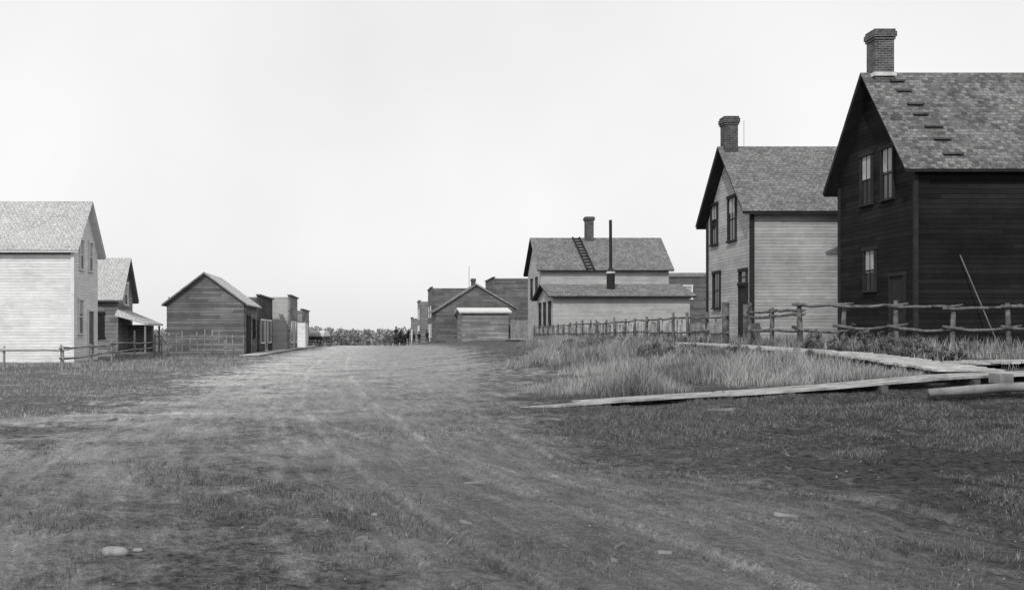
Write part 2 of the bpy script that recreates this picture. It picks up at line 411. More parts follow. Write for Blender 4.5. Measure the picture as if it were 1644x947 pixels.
# ------------------------------------------------------------------ buildings
def chev(b0,bm,b1,ze0,zr,ze1,top,bot):
    return [(b0,ze0+top),(bm,zr+top),(b1,ze1+top),(b1,ze1+bot),(bm,zr+bot),(b0,ze0+bot)]
class House:
    """gabled building; ridge axis 'x' or 'y'. a = ridge axis, b = cross axis"""
    def __init__(s,name,axis,a0,a1,b0,b1,zb,ze,zr,wall,roof,trim,bm=None,oa=.4,ob=.3,th=.15,ze1=None):
        bm=(b0+b1)/2 if bm is None else bm; ze1=ze if ze1 is None else ze1
        s.axis=axis; cx,cy=((a0+a1)/2,bm) if axis=='x' else (bm,(a0+a1)/2)
        s.o=(cx,cy,zb); s.root=empty(name,s.o)
        f=(lambda a,b,z:(a-cx,b-cy,z-zb)) if axis=='x' else (lambda a,b,z:(b-cx,a-cy,z-zb))
        s.f=f
        sl0=(zr-ze)/(bm-b0+ob); sl1=(zr-ze1)/(b1+ob-bm)
        z0=zr-sl0*(bm-b0)-th; z1=zr-sl1*(b1-bm)-th; s.z0=z0;s.z1=z1;s.zr=zr;s.th=th
        w=B()
        for a in (a0,a1): w.poly([f(a,b0,zb-.6),f(a,b1,zb-.6),f(a,b1,z1),f(a,bm,zr-th),f(a,b0,z0)])
        w.poly([f(a0,b0,zb-.6),f(a1,b0,zb-.6),f(a1,b0,z0),f(a0,b0,z0)])
        w.poly([f(a0,b1,zb-.6),f(a1,b1,zb-.6),f(a1,b1,z1),f(a0,b1,z1)])
        mk('walls',w,wall,s.root)
        r=B(); r.extrude(chev(b0-ob,bm,b1+ob,ze,zr,ze1,-.032,-th),f,a0-oa,a1+oa); mk('fascia_and_soffit',r,trim,s.root)
        r=B(); r.extrude(chev(b0-ob-.03,bm,b1+ob+.03,ze-.03*sl0,zr,ze1-.03*sl1,0,-.03),f,a0-oa-.03,a1+oa+.03); mk('roof_shingles',r,roof,s.root)
        s.a0,s.a1,s.b0,s.b1,s.zb=a0,a1,b0,b1,zb
    def loc(s,p): return (p[0]-s.o[0],p[1]-s.o[1],p[2]-s.o[2])
    def wb(s,b,face,plane,a0,a1,z0,z1,n0,n1):
        ox,oy,oz=s.o
        if face=='-x': b.box(plane-n1-ox,plane-n0-ox,a0-oy,a1-oy,z0-oz,z1-oz)
        elif face=='+x': b.box(plane+n0-ox,plane+n1-ox,a0-oy,a1-oy,z0-oz,z1-oz)
        elif face=='-y': b.box(a0-ox,a1-ox,plane-n1-oy,plane-n0-oy,z0-oz,z1-oz)
    def window(s,face,plane,a0,a1,z0,z1,trim,blind=0,fw=.10,sash=None,mull=True):
        b=B();w=s.wb
        w(b,face,plane,a0-fw,a0,z0,z1,0,.07);w(b,face,plane,a1,a1+fw,z0,z1,0,.07)
        w(b,face,plane,a0-fw-.04,a1+fw+.04,z1,z1+fw*1.3,0,.09);w(b,face,plane,a0-fw-.04,a1+fw+.04,z0-.07,z0,0,.11)
        mk('window_frame',b,trim,s.root)
        b=B();w(b,face,plane,a0,a1,z0,z1,.0,.012);mk('window_glass',b,G_glass,s.root)
        b=B();zm=(z0+z1)/2
        w(b,face,plane,a0,a1,zm-.025,zm+.025,.012,.04)
        w(b,face,plane,a0,a0+.04,z0,zm-.025,.012,.035);w(b,face,plane,a1-.04,a1,z0,zm-.025,.012,.035)
        w(b,face,plane,a0,a0+.04,zm+.025,z1,.012,.035);w(b,face,plane,a1-.04,a1,zm+.025,z1,.012,.035)
        if mull:
            am=(a0+a1)/2; w(b,face,plane,am-.015,am+.015,zm+.03,z1,.02,.032); w(b,face,plane,am-.015,am+.015,z0,zm-.03,.02,.032)
        mk('window_sash',b,sash or trim,s.root)
        if blind:
            b=B();w(b,face,plane,a0+.042,a1-.042,z1-(z1-z0)*blind,z1-.005,.013,.017);mk('window_blind',b,M_blind,s.root)
    def door(s,face,plane,a0,a1,z0,z1,trim,mat):
        b=B();w=s.wb
        w(b,face,plane,a0-.1,a0,z0,z1,0,.06);w(b,face,plane,a1,a1+.1,z0,z1,0,.06);w(b,face,plane,a0-.12,a1+.12,z1,z1+.12,0,.08)
        mk('door_frame',b,trim,s.root)
        b=B();w(b,face,plane,a0,a1,z0,z1,0,.02)
        am=(a0+a1)/2;h=z1-z0
        for (c0,c1) in ((a0+.1,am-.05),(am+.05,a1-.1)):
            w(b,face,plane,c0,c1,z0+.15,z0+h*.4,.02,.035);w(b,face,plane,c0,c1,z0+h*.48,z1-.15,.02,.035)
        mk('door',b,mat,s.root)
    def corner(s,face_pts,trim,z0,z1,w=.13):
        b=B()
        for (x,y) in face_pts:
            b.box(x-w/2-s.o[0],x+w/2-s.o[0],y-w/2-s.o[1],y+w/2-s.o[1],z0-s.o[2],z1-s.o[2])
        mk('corner_boards',b,trim,s.root)
    def chimney(s,x0,x1,y0,y1,z0,z1,mat,flare=.07):
        b=B();ox,oy,oz=s.o
        b.box(x0-ox,x1-ox,y0-oy,y1-oy,z0-oz,z1-.36-oz)
        b.box(x0-flare/2-ox,x1+flare/2-ox,y0-flare/2-oy,y1+flare/2-oy,z1-.358-oz,z1-.27-oz)
        b.box(x0-flare-ox,x1+flare-ox,y0-flare-oy,y1+flare-oy,z1-.268-oz,z1-.09-oz)
        b.box(x0-flare/2-ox,x1+flare/2-ox,y0-flare/2-oy,y1+flare/2-oy,z1-.088-oz,z1-oz)
        mk('chimney',b,mat,s.root)
        b=B();b.box(x0+.1-ox,x1-.1-ox,y0+.1-oy,y1-.1-oy,z1-oz,z1+.02-oz);mk('chimney_flue',b,M_metal,s.root)

hd=House('dark_wooden_house','x',17.2,27.5,34,39.6,1.0,6.79,10.55,M_dark,M_sh_dark,M_trimd,oa=.48,ob=.32)
hd.chimney(17.05,17.7,36.45,37.1,10.0,11.97,M_brick,.07)
b=B();b.box(17.0-hd.o[0],17.76-hd.o[0],36.4-hd.o[1],37.16-hd.o[1],10.35-hd.o[2],10.48-hd.o[2]);mk('chimney_flashing',b,M_flash,hd.root)
hd.window('-x',17.2,37.0,37.75,6.05,7.75,M_trimd,.5,sash=M_trimd)
hd.window('-x',17.2,35.45,36.2,6.05,7.75,M_trimd,.45,sash=M_trimd)
hd.window('-x',17.2,36.75,37.5,3.0,4.4,M_trimd,.55,sash=M_trimd)
hd.door('-x',17.2,34.7,35.6,1.2,3.4,M_trimd,M_trimd)
hd.corner([(17.2,34.0),(17.2,39.6)],M_trimd,.8,6.9,.12)
b=B()
sl=(10.55-6.79)/(36.8-33.68)
for (xx,fr,L) in [(17.55,.10,.5),(17.62,.21,.5),(17.75,.36,.55),(17.78,.47,.5),(17.95,.60,.6),(18.05,.73,.55),(18.1,.88,.65)]:
    yb=36.8-fr*3.1; z=10.55-sl*(36.8-yb)
    b.hexa([hd.loc(p) for p in [(xx,yb-.12,z-.02),(xx+L,yb-.12,z-.02),(xx+L,yb,z-.02),(xx,yb,z-.02),(xx,yb-.12,z+.04),(xx+L,yb-.12,z+.04),(xx+L,yb,z+.04),(xx,yb,z+.04)]])
mk('roof_slats',b,M_wood_d,hd.root)
b=B();b.tube([hd.loc((19.5,33.3,1.0)),hd.loc((18.55,33.86,4.0))],.022);mk('leaning_pole',b,M_trimg,hd.root)

hw=House('white_clapboard_house','x',14.75,23,42,47.6,1.02,6.36,9.4,M_white,M_sh_mid,M_trimd,oa=.45,ob=.3,th=.17)
hw.chimney(14.5,15.05,44.5,45.1,9.1,10.62,M_brickd,.07)
for (a0,a1,z0,z1) in [(46.25,47.0,5.42,7.1),(43.85,44.7,5.38,7.15),(45.9,46.7,2.62,4.1)]:
    hw.window('-x',14.75,a0,a1,z0,z1,M_trimd,0 if z0<5 else .35,sash=M_trimd)
hw.door('-x',14.75,42.5,43.35,1.15,4.0-.6,M_trimd,M_trimd)
hw.window('-x',14.75,42.55,43.3,3.55,4.0,M_trimd,0,mull=False)
hw.corner([(14.75,42.0),(14.75,47.6)],M_trimd,.8,6.45,.15)
b=B();hw.wb(b,'-y',42,14.84,23,6.35,6.5,0,.05);mk('frieze',b,M_trimd,hw.root)
b=B();b.tube([hw.loc((15.4,44.8,9.4)),hw.loc((15.4,44.8,10.5))],.009,5);mk('lightning_rod',b,M_metal,hw.root)

hm=House('two_storey_house','x',13.7,24.6,90.2,98,.8,6.9,9.98,M_light,M_sh_far,M_trimd,oa=.35,ob=.4)
hm.chimney(18.2,18.9,93.6,94.3,9.6,11.8,M_brickd,.1)
b=B();S=(9.98-6.9)/4.3
def roofz(y): return 9.98-S*(94.1-y)
xa,xb=17.1,17.55
for dx in (0,.6):
    b.tube([hm.loc((xa+dx,94.0,roofz(94.0)+.1)),hm.loc((xb+dx,89.7,roofz(89.7)+.1))],.085,5)
for q in range(11):
    f_=q/10; y=94-.2-f_*4.0; xx=xa+(xb-xa)*f_
    b.tube([hm.loc((xx,y,roofz(y)+.12)),hm.loc((xx+.6,y,roofz(y)+.12))],.055,5)
mk('roof_ladder',b,M_metal,hm.root)
hm.window('-x',13.7,92,92.9,4.6,6.3,M_trimd); hm.window('-x',13.7,95,95.9,4.6,6.3,M_trimd)
hk=House('single_storey_wooden_house','x',13.4,24.0,82,90.1,.85,4.4,5.5,M_light,M_sh_far,M_trimd,oa=.4,ob=.45)
for a in (83,85.5,88): hk.window('-x',13.4,a,a+.9,2.2,3.9,M_trimd)
b=B()
b.tube([hk.loc((18.35,84.2,4.6)),hk.loc((18.35,84.2,6.4))],.33,12)
b.tube([hk.loc((18.35,84.2,6.4)),hk.loc((18.35,84.2,6.75))],[.33,.12],12)
b.tube([hk.loc((18.35,84.2,6.7)),hk.loc((18.33,84.2,10.5))],.12,10)
mk('stove_pipe',b,M_metal,hk.root)
b=B();b.tube([hk.loc((18.35,84.2,6.25)),hk.loc((18.35,84.2,6.4))],.35,12);mk('pipe_collar',b,M_flash,hk.root)

hl=House('pale_clapboard_house','x',-31,-14.5,50,54.4,.15,5.45,8.0,M_white2,M_sh_lt,M_trimw,oa=.32,ob=.3)
hl.window('+x',-14.5,51.1,51.7,4.6,6.0,M_trimw,.5); hl.window('+x',-14.5,52.7,53.3,4.6,6.0,M_trimw,.5)
hl.window('+x',-14.5,50.9,51.6,1.5,3.1,M_trimw,.4); hl.door('+x',-14.5,52.6,53.5,.4,2.6,M_trimw,M_trimg)
b=B();hl.wb(b,'-y',50,-31,-14.6,5.22,5.32,0,.05);mk('frieze',b,M_trimg,hl.root)
hl.corner([(-14.5,50.0)],M_trimw,0,5.4,.15)
h2_=House('small_wooden_house','x',-24,-15,60.7,64.2,.15,3.45,5.95,M_grey3,M_sh_lt,M_trimg,oa=.3,ob=.3)
h2_.window('+x',-15,61.9,62.8,3.2,4.4,M_trimw,.5)
h2_.window('-y',60.7,-16.6,-15.9,1.3,2.6,M_trimd)
b=B()
b.hexa([h2_.loc(p) for p in [(-14.99,59.8,2.5),(-13.1,59.8,1.95),(-13.1,64,1.95),(-14.99,64,2.5),(-14.99,60.4,2.85),(-13.1,59.8,2.05),(-13.1,64,2.05),(-14.99,63.6,2.85)]])
mk('porch_roof',b,M_sh_lt,h2_.root)
b=B()
for (x,y) in [(-13.3,60),(-13.3,62),(-13.3,63.8),(-14.9,60)]: b.box(x-.05-h2_.o[0],x+.05-h2_.o[0],y-.05-h2_.o[1],y+.05-h2_.o[1],-.2,1.95-h2_.o[2])
b.box(-14.98-h2_.o[0],-13.2-h2_.o[0],59.9-h2_.o[1],63.9-h2_.o[1],-.1,.25)
mk('porch_posts',b,M_wood,h2_.root)
b=B();b.box(-14.9-h2_.o[0],-13.4-h2_.o[0],62.5-h2_.o[1],62.6-h2_.o[1],.26,1.85);mk('porch_back_wall',b,M_grey,h2_.root)
hb=House('weathered_barn','y',70,77.5,-14.1,-9.0,.14,3.42,5.55,M_grey,M_sh_y,M_wood,bm=-11.6,oa=.25,ob=.3,th=.12)
hb.door('+x',-9.0,71.5,73.2,.1,2.6,M_trimd,M_trimd); hb.window('+x',-9.0,75,76,1.2,2.4,M_trimd)

def store(name,x0,x1,y0,y1,zb,zt,wall,face='+x',trim=M_trimg,wins=True,drop=.12,front=None):
    root=empty(name,((x0+x1)/2,(y0+y1)/2,zb)); ox,oy,oz=root.location
    zt2=zt-drop; front=front or wall
    b=B(); b.box(x0-ox,x1-ox,y0-oy,y1-oy,-.8,zt2-oz); mk('walls',b,wall,root)
    b=B()
    if face=='+x': b.box(x1-ox+.003,x1-ox+.15,y0-.1-oy,y1+.1-oy,-.8,zt-oz)
    else: b.box(x0-ox-.15,x0-ox-.003,y0-.1-oy,y1+.1-oy,-.8,zt-oz)
    mk('false_front',b,front,root)
    b=B()
    if face=='+x': b.box(x1-ox-.05,x1-ox+.3,y0-.2-oy,y1+.2-oy,zt-oz+.003,zt-oz+.1)
    else: b.box(x0-ox-.3,x0-ox+.05,y0-.2-oy,y1+.2-oy,zt-oz+.003,zt-oz+.1)
    mk('cornice',b,trim,root)
    if wins:
        fr=B();gl=B()
        def pane(c0,c1,z0,z1):
            for (p,q,r,s,n0,n1,bb) in [(c0-.1,c0,z0,z1,.15,.2,fr),(c1,c1+.1,z0,z1,.15,.2,fr),(c0-.1,c1+.1,z1,z1+.12,.15,.21,fr),(c0-.1,c1+.1,z0-.1,z0,.15,.22,fr),(c0,c1,z0,z1,.15,.165,gl)]:
                if face=='+x': bb.box(x1+n0-ox,x1+n1-ox,p-oy,q-oy,r-oz,s-oz)
                else: bb.box(x0-n1-ox,x0-n0-ox,p-oy,q-oy,r-oz,s-oz)
        c0,c1=(y0,y1); L=c1-c0
        pane(c0+.12*L,c0+.36*L,zb+.7,zb+2.4);pane(c0+.44*L,c0+.56*L,zb+.1,zb+2.4);pane(c0+.64*L,c0+.88*L,zb+.7,zb+2.4)
        if zt-zb>6: pane(c0+.2*L,c0+.32*L,zb+3.6,zb+5);pane(c0+.68*L,c0+.8*L,zb+3.6,zb+5)
        mk('window_frames',fr,M_trimw,root);mk('window_glass',gl,G_glass,root)
    return root
store('false_front_store',-16,-9.3,80,90,.1,4.35,M_grey2,front=mat_siding('dark_store_boards',.07,.22,.5,.3,.4))
store('false_front_store',-15,-7.95,91.5,100,.05,4.75,M_light,front=M_grey3)
store('white_shed',-11.5,-7.9,110,114,0,2.7,M_white2,wins=False)
store('false_front_store',-16,-9,120,132,-.1,4.2,M_grey3)
hg=House('gabled_stable','y',120,131,6.4,15.2,.7,4.05,7.15,M_grey2,M_sh_far,M_wood_l,bm=10.9,oa=.3,ob=.35,th=.16,ze1=4.4)
hg.chimney(10.7,11.2,124,124.5,6.8,7.9,M_brickd,.06)
hs=House('lean_to_shed','x',8.7,13.6,112,119.6,.75,3.8,4.3,M_grey3,M_canvas,M_trimw,oa=.3,ob=.3)
b=B();x=13.75
while x<17: b.box(x-hs.o[0],x+.2-hs.o[0],111.5-hs.o[1],111.53-hs.o[1],-.2,2.15+random.uniform(-.05,.05)); x+=.215
mk('board_screen',b,M_wood,hs.root)
store('false_front_store',16.3,21.7,150,162,.5,9.4,M_grey2,'-x')
store('false_front_store',7.5,13.2,150,162,.3,8.0,M_grey2,'-x')
store('false_front_store',6.4,12,166,176,.2,6.6,M_grey3,'-x')
store('false_front_store',6.0,10,190,200,-.3,4.3,M_grey3,'-x')
hx=House('dark_storey_building','x',28.6,35.5,108,116,1.0,7.35,7.9,M_grey2,M_sh_far,M_trimg,oa=.1,ob=.1)
hx.window('-y',108,31.0,31.8,5.0,6.3,M_trimw,.5,sash=M_trimw)
hy=House('pale_wooden_house','x',36.2,46,118,126,1.0,5.2,7.9,M_light,M_sh_lt,M_trimw)

# ------------------------------------------------------------------ sidewalks
def zc(x,y): return gz(x,y)
def lift(x): return -.05+.11*float(sm(np.array(x),.5,5.5))+.07*float(sm(np.array(x),7.5,11))
b=B()
xs=-1.2
while xs<13.4:
    L=random.uniform(3.2,4.2); xe=min(xs+L,13.6); mis=random.uniform(-.05,.05)
    for j in range(5):
        y0=19.55+j*.235+random.uniform(-.015,.015)+mis; w=.205; g1=random.uniform(-.02,.02)
        if random.random()<.08: continue
        a=xs+random.uniform(-.25,.2)+.02; e=xe-.01+random.uniform(-.12,0)
        if xs<0: a=random.uniform(-.4,1.8)
        n=4; t1=random.uniform(-.02,.02)
        for q in range(n):
            p0=a+(e-a)*q/n;p1=a+(e-a)*(q+1)/n
            z0=zc(p0,20)+lift(p0)+g1+t1*q/n;z1_=zc(p1,20)+lift(p1)+g1+t1*(q+1)/n
            b.hexa([(p0,y0,z0-.045),(p1,y0,z1_-.045),(p1,y0+w,z1_-.045),(p0,y0+w,z0-.045),(p0,y0,z0),(p1,y0,z1_),(p1,y0+w,z1_),(p0,y0+w,z0)])
    xs=xe
o=mk('plank_crosswalk',b,M_plank)
b=B()
x=2.5
while x<13.5:
    z=zc(x,20)+lift(x)-.05; b.box(x-.06,x+.06,19.5,20.75,z-.14,z); x+=1.7
mk('sleepers',b,M_wood_d,o)
b=B();y=20.9
while y<95:
    w=.2 if y<60 else .3
    x0=11.05+random.uniform(-.06,.06);x1=12.3+random.uniform(-.06,.06)
    z=zc(11.65,y)+.14+random.uniform(-.012,.012)
    if random.random()>.02: b.hexa([(x0,y,z-.045),(x1,y,z-.045),(x1,y+w-.015,z-.045),(x0,y+w-.015,z-.045),(x0,y,z),(x1,y,z+random.uniform(-.01,.01)),(x1,y+w-.015,z),(x0,y+w-.015,z)])
    y+=w
x=12.42
while x<24:
    z=zc(x,22.8)+.14+random.uniform(-.012,.012);y0=22.15+random.uniform(-.05,.05);y1=23.4+random.uniform(-.05,.05)
    b.box(x,x+.185,y0,y1,z-.045,z); x+=.2
o=mk('plank_sidewalk',b,M_plank2)
b=B()
for xx in (11.2,12.1):
    for q in range(37):
        y0=20.9+q*2;b.hexa([(xx,y0,zc(11.65,y0)-.06),(xx+.09,y0,zc(11.65,y0)-.06),(xx+.09,y0+2,zc(11.65,y0+2)-.06),(xx,y0+2,zc(11.65,y0+2)-.06),(xx,y0,zc(11.65,y0)+.08),(xx+.09,y0,zc(11.65,y0)+.08),(xx+.09,y0+2,zc(11.65,y0+2)+.08),(xx,y0+2,zc(11.65,y0+2)+.08)])
mk('stringers',b,M_wood_d,o)
b=B();b.tube([(9.9,19.1,zc(9.9,19.1)-.05),(10.6,19.03,zc(10.6,19.1)-.03),(11.3,19.06,zc(11.3,19)-.0),(12.2,19.0,zc(12.2,19)-.01),(13.4,19.05,zc(13.4,19)+.02)],[.075,.09,.085,.095,.08],9);mk('culvert_log',b,M_wood,smooth=True)
b=B();b.box(11.15,11.4,19.05,19.4,zc(11.3,19.3)+.05,zc(11.3,19.3)+.22);b.tube([(11.85,19.3,.3),(11.87,19.3,1.12)],.03);mk('marker_stake',b,M_wood)

# ------------------------------------------------------------------ fences
def wob(p0,p1,n,amp,sag=0):
    out=[]
    for k in range(n+1):
        f_=k/n; p=[p0[i]+(p1[i]-p0[i])*f_ for i in range(3)]
        if 0<k<n: p=[c+random.uniform(-amp,amp) for c in p]
        p[2]-=sag*4*f_*(1-f_); out.append(tuple(p))
    return out
def pole_fence(name,pts,hts,rails,rp,rr,mat,tilt=.06,jit=.05):
    b=B()
    for (x,y),h in zip(pts,hts):
        z=gz(x,y); b.tube(wob((x,y,z-.3),(x+random.uniform(-tilt,tilt),y+random.uniform(-.05,.05),z+h),3,.012),[rp*1.1,rp,rp,rp*.85],8)
    for (fr,sg) in rails:
        for (p,q) in zip(pts[:-1],pts[1:]):
            j0,j1=random.uniform(-jit,jit),random.uniform(-jit,jit)
            dx,dy=q[0]-p[0],q[1]-p[1];L=math.hypot(dx,dy);ux,uy=dx/L*.3,dy/L*.3
            off=-rp-rr*.5
            b.tube(wob((p[0]-ux,p[1]-uy+off,gz(*p)+fr+j0),(q[0]+ux,q[1]+uy+off,gz(*q)+fr+j1),6,.025,sg),[rr,rr*1.15,rr,rr*.95,rr*.85,rr*.8,rr*.65],7)
    return mk(name,b,mat,smooth=True)
M_pole=mat_rough('peeled_pole_wood',.10,.8,4)
pts=[(12.8,32.2),(14.0,32.1),(15.6,32.0),(17.2,31.9),(18.9,31.8),(20.8,31.7),(23,31.6)]
pole_fence('pole_fence',pts,[1.45,1.3,1.5,1.35,1.4,1.3,1.3],[(1.34,.05),(.70,.12)],.075,.052,M_pole,.12,.09)
pole_fence('pole_fence',[(12.8,32.3),(12.8,34.6),(12.8,36.7)],[1.45,1.35,1.55],[(1.28,.03),(1.12,.03),(.65,.05)],.075,.045,M_pole)
b=B()
for (x,y,h,r) in [(12.8,37.0,1.5,.11),(12.8,39.2,1.62,.13)]:
    z=gz(x,y); b.tube([(x,y,z-.3),(x,y,z+h)],r,10)
for q in range(7):
    y=37.25+q*.17; z=gz(12.9,y); b.box(13.35,13.38,y,y+.08,z+.02,z+.85)
b.box(13.381,13.41,37.2,38.5,1.3,1.37);b.box(13.381,13.41,37.2,38.5,1.65,1.72)
mk('yard_gate',b,M_pole)
pts=[(12.8,39.3+k*2.3) for k in range(22)]
pole_fence('picket_fence',pts,[1.25+random.uniform(-.1,.15) for _ in pts],[(1.12,.02),(.55,.03)],.07,.04,M_pole,.1)
b=B();y=40
while y<90:
    z=gz(12.8,y); h=random.uniform(.8,1.1)
    if random.random()<.75: b.hexa([(12.84,y,z),(12.87,y,z),(12.87,y+.09,z),(12.84,y+.09,z),(12.84+random.uniform(-.03,.03),y+random.uniform(-.05,.05),z+h),(12.87,y,z+h),(12.87,y+.09,z+h),(12.84,y+.09,z+h)])
    y+=.24 if y<60 else .19
mk('fence_pickets',b,mat_rough('picket_wood',.24,.5,2))
pts=[(-20.5,42.6),(-17.5,42.4),(-15,42.2),(-12.6,42.0)]
pole_fence('rail_fence',pts,[.95]*4,[(.82,.03)],.055,.05,M_wood_l)
pts=[(-12.65,42.2),(-12.7,46.5),(-12.9,51),(-13.0,56),(-13.2,61.8)]
pole_fence('rail_fence',pts,[1.0,.95,1.05,1.5,1.3],[(.86,.02),(.5,.04)],.055,.045,M_wood)
b=B();z=gz(-12.2,44)
for q in range(5):
    yo=44.5+q*.13; b.hexa([(-12.9,yo,z+.02*q),(-11.6-.1*q,yo,z),(-11.6-.1*q,yo+.11,z),(-12.9,yo+.11,z+.02*q),(-12.9,yo,z+.2),(-11.6-.1*q,yo,z+.07),(-11.6-.1*q,yo+.11,z+.07),(-12.9,yo+.11,z+.2)])
mk('lumber_pile',b,M_wood)
pts=[(-13.2+.42*k,62+random.uniform(-.2,.2)) for k in range(11)]
pole_fence('post_fence',pts,[1.4+random.uniform(-.2,.25) for _ in pts],[(1.2,.01),(.7,.02),(.25,.01)],.04,.012,M_wood)
pts=[(-9.1,62.2),(-9.0,65),(-8.9,69)]
pole_fence('post_fence',pts,[1.3,1.3,1.3],[(1.1,.02),(.5,.03)],.05,.03,M_wood)
b=B();y=64
while y<125:
    z=gz(-8,y)+.09; b.box(-8.5,-7.3,y,y+.28,z-.05,z); y+=.3
mk('plank_sidewalk',b,M_plank2)

# ------------------------------------------------------------------ debris
def rock(x,y,s):
    me=bpy.data.meshes.new('rock'); bm=bmesh.new(); bmesh.ops.create_icosphere(bm,subdivisions=3,radius=s)
    for v in bm.verts:
        k=1+.07*(random.random()-.5)+.18*math.sin(v.co.x/s*3+x)+.12*math.cos(v.co.y/s*4+y)
        v.co*=k; v.co.z*=.6
    bm.to_mesh(me);bm.free();me.materials.append(M_rock)
    me.polygons.foreach_set('use_smooth',[True]*len(me.polygons))
    link(bpy.data.objects.new('rock',me),None,(x,y,float(G(x,y))+s*.2))
rock(-1.8,7.2,.075);rock(-1.69,7.4,.03);rock(-.05,8.9,.03);rock(-4.6,18.2,.09);rock(-4.3,18.3,.05)
pv=[];pf=[];c=0
for k in range(420):
    y=4.8+random.random()**1.2*12;x=-.36*y+random.random()*.98*y;s=random.uniform(.004,.012)*(y/7)**.3;z=float(G(x,y))
    pv+=[(x-s,y-s,z-.003),(x+s*.8,y-s,z-.003),(x+s,y+s*.8,z-.003),(x-s*.8,y+s,z-.003),(x+random.uniform(-.4,.4)*s,y,z+s*.7)]
    pf+=[(c,c+1,c+4),(c+1,c+2,c+4),(c+2,c+3,c+4),(c+3,c,c+4)];c+=5
P=B();P.v=pv;P.f=pf;mk('pebbles',P,M_rock,fix=False)
def stick(x,y,L,ang,w=.05):
    b=B();z=float(G(x,y))+.008;dx,dy=math.cos(ang)*L/2,math.sin(ang)*L/2
    px,py=-math.sin(ang)*w/2,math.cos(ang)*w/2
    b.hexa([(x-dx-px,y-dy-py,z-.02),(x+dx-px,y+dy-py,z-.02),(x+dx+px,y+dy+py,z-.02),(x-dx+px,y-dy+py,z-.02),(x-dx-px*.6,y-dy-py,z+.01),(x+dx-px,y+dy-py*.7,z+.016),(x+dx*.93+px,y+dy+py,z+.014),(x-dx+px,y-dy+py,z+.01)])
    mk('wood_scrap',b,M_wood)
stick(.95,10.6,.26,.5,.03);stick(1.7,7.5,.14,.9,.015);stick(1.7,24,.6,.3,.10);stick(1.95,24.3,.3,1.2,.08);stick(-.2,15.5,.3,.9,.03);stick(5.6,17.5,.4,.2,.07);stick(5.9,17.8,.3,1,.1);stick(3.3,8.6,.2,2.4,.02);stick(-5,18,.4,.1,.1)
for k in range(12):
    y=6+random.random()*11; stick(-.3*y+random.random()*.85*y,y,random.uniform(.05,.16),random.uniform(0,3),.010)

# ------------------------------------------------------------------ people, horses, wagons
def skin(name,verts,edges,rad,mat,parent,loc=(0,0,0),rot=0,sub=1):
    me=bpy.data.meshes.new(name);me.from_pydata(verts,edges,[]);me.materials.append(mat)
    o=link(bpy.data.objects.new(name,me),parent,loc);o.rotation_euler[2]=rot
    o.modifiers.new('Skin','SKIN')
    for k,r in enumerate(rad):
        d=me.skin_vertices[0].data[k];d.radius=(r,r);d.use_root=(k==0)
    s=o.modifiers.new('Sub','SUBSURF');s.levels=sub;s.render_levels=sub
    return o
def person(x,y,rot,step=.2,seat=False,z=None,parent=None):
    z=gz(x,y) if z is None else z
    root=empty('person',(x,y,z)); root.rotation_euler[2]=rot
    if parent: root.parent=parent; root.name='driver'
    if not seat:
        v=[(0,0,.95),(0,0,1.15),(0,.01,1.38),(0,0,1.5),(0,.01,1.56),
           (.18,0,1.42),(.24,-.05,1.15),(.25,.05,.88),(-.18,0,1.42),(-.24,.05,1.15),(-.25,-.05,.88),
           (.1,0,.88),(.12,step*.5,.48),(.12,step*.6,.08),(.12,step+.12,.04),(-.1,0,.88),(-.12,-step*.2,.48),(-.12,-step,.1),(-.12,-step+.15,.04)]
    else:
        v=[(0,0,.1),(0,0,.3),(0,.03,.52),(0,.03,.64),(0,.04,.7),
           (.18,.02,.56),(.24,.08,.3),(.12,.3,.22),(-.18,.02,.56),(-.24,.08,.3),(-.12,.3,.22),
           (.1,.05,.08),(.13,.45,.1),(.13,.5,-.3),(.13,.62,-.36),(-.1,.05,.08),(-.13,.45,.1),(-.13,.5,-.3),(-.13,.62,-.36)]
    e=[(0,1),(1,2),(2,3),(3,4),(2,5),(5,6),(6,7),(2,8),(8,9),(9,10),(0,11),(11,12),(12,13),(13,14),(0,15),(15,16),(16,17),(17,18)]
    r=[.14,.14,.15,.06,.055,.07,.05,.04,.07,.05,.04,.1,.07,.05,.045,.1,.07,.05,.045]
    skin('body',v,e,r,M_cloth,root)
    hz=v[4][2]+.1
    me=bpy.data.meshes.new('head');bm=bmesh.new();bmesh.ops.create_uvsphere(bm,u_segments=12,v_segments=10,radius=.105)
    for q in bm.verts:
        q.co.z*=1.2
        if q.co.y>.08 and abs(q.co.x)<.03 and abs(q.co.z)<.03: q.co.y+=.025
    bm.to_mesh(me);bm.free();me.materials.append(M_skin);link(bpy.data.objects.new('head',me),root,(0,.02,hz))
    b=B();b.tube([(0,.02,hz+.06),(0,.02,hz+.075)],.19,14);b.tube([(0,.02,hz+.075),(0,.02,hz+.19)],[.115,.1],12);mk('hat',b,M_cloth,root)
    b=B()
    for q in (7,10): 
        p=v[q];
        b.tube([p,(p[0],p[1]+.02,p[2]-.09)],[.04,.03],7)
        for k in range(4): b.tube([(p[0],p[1]-.02+k*.02,p[2]-.08),(p[0],p[1]-.015+k*.02,p[2]-.16+abs(k-1.5)*.01)],.009,5)
        b.tube([(p[0],p[1]+.04,p[2]-.04),(p[0],p[1]+.07,p[2]-.1)],.01,5)
    mk('hands',b,M_skin,root)
    return root
for (x,y,r,s) in [(5.3,165,2.5,.15),(6.0,163,.4,.05),(7.1,160,3.0,.2),(7.7,150,.2,.1)]: person(x,y,r,s)
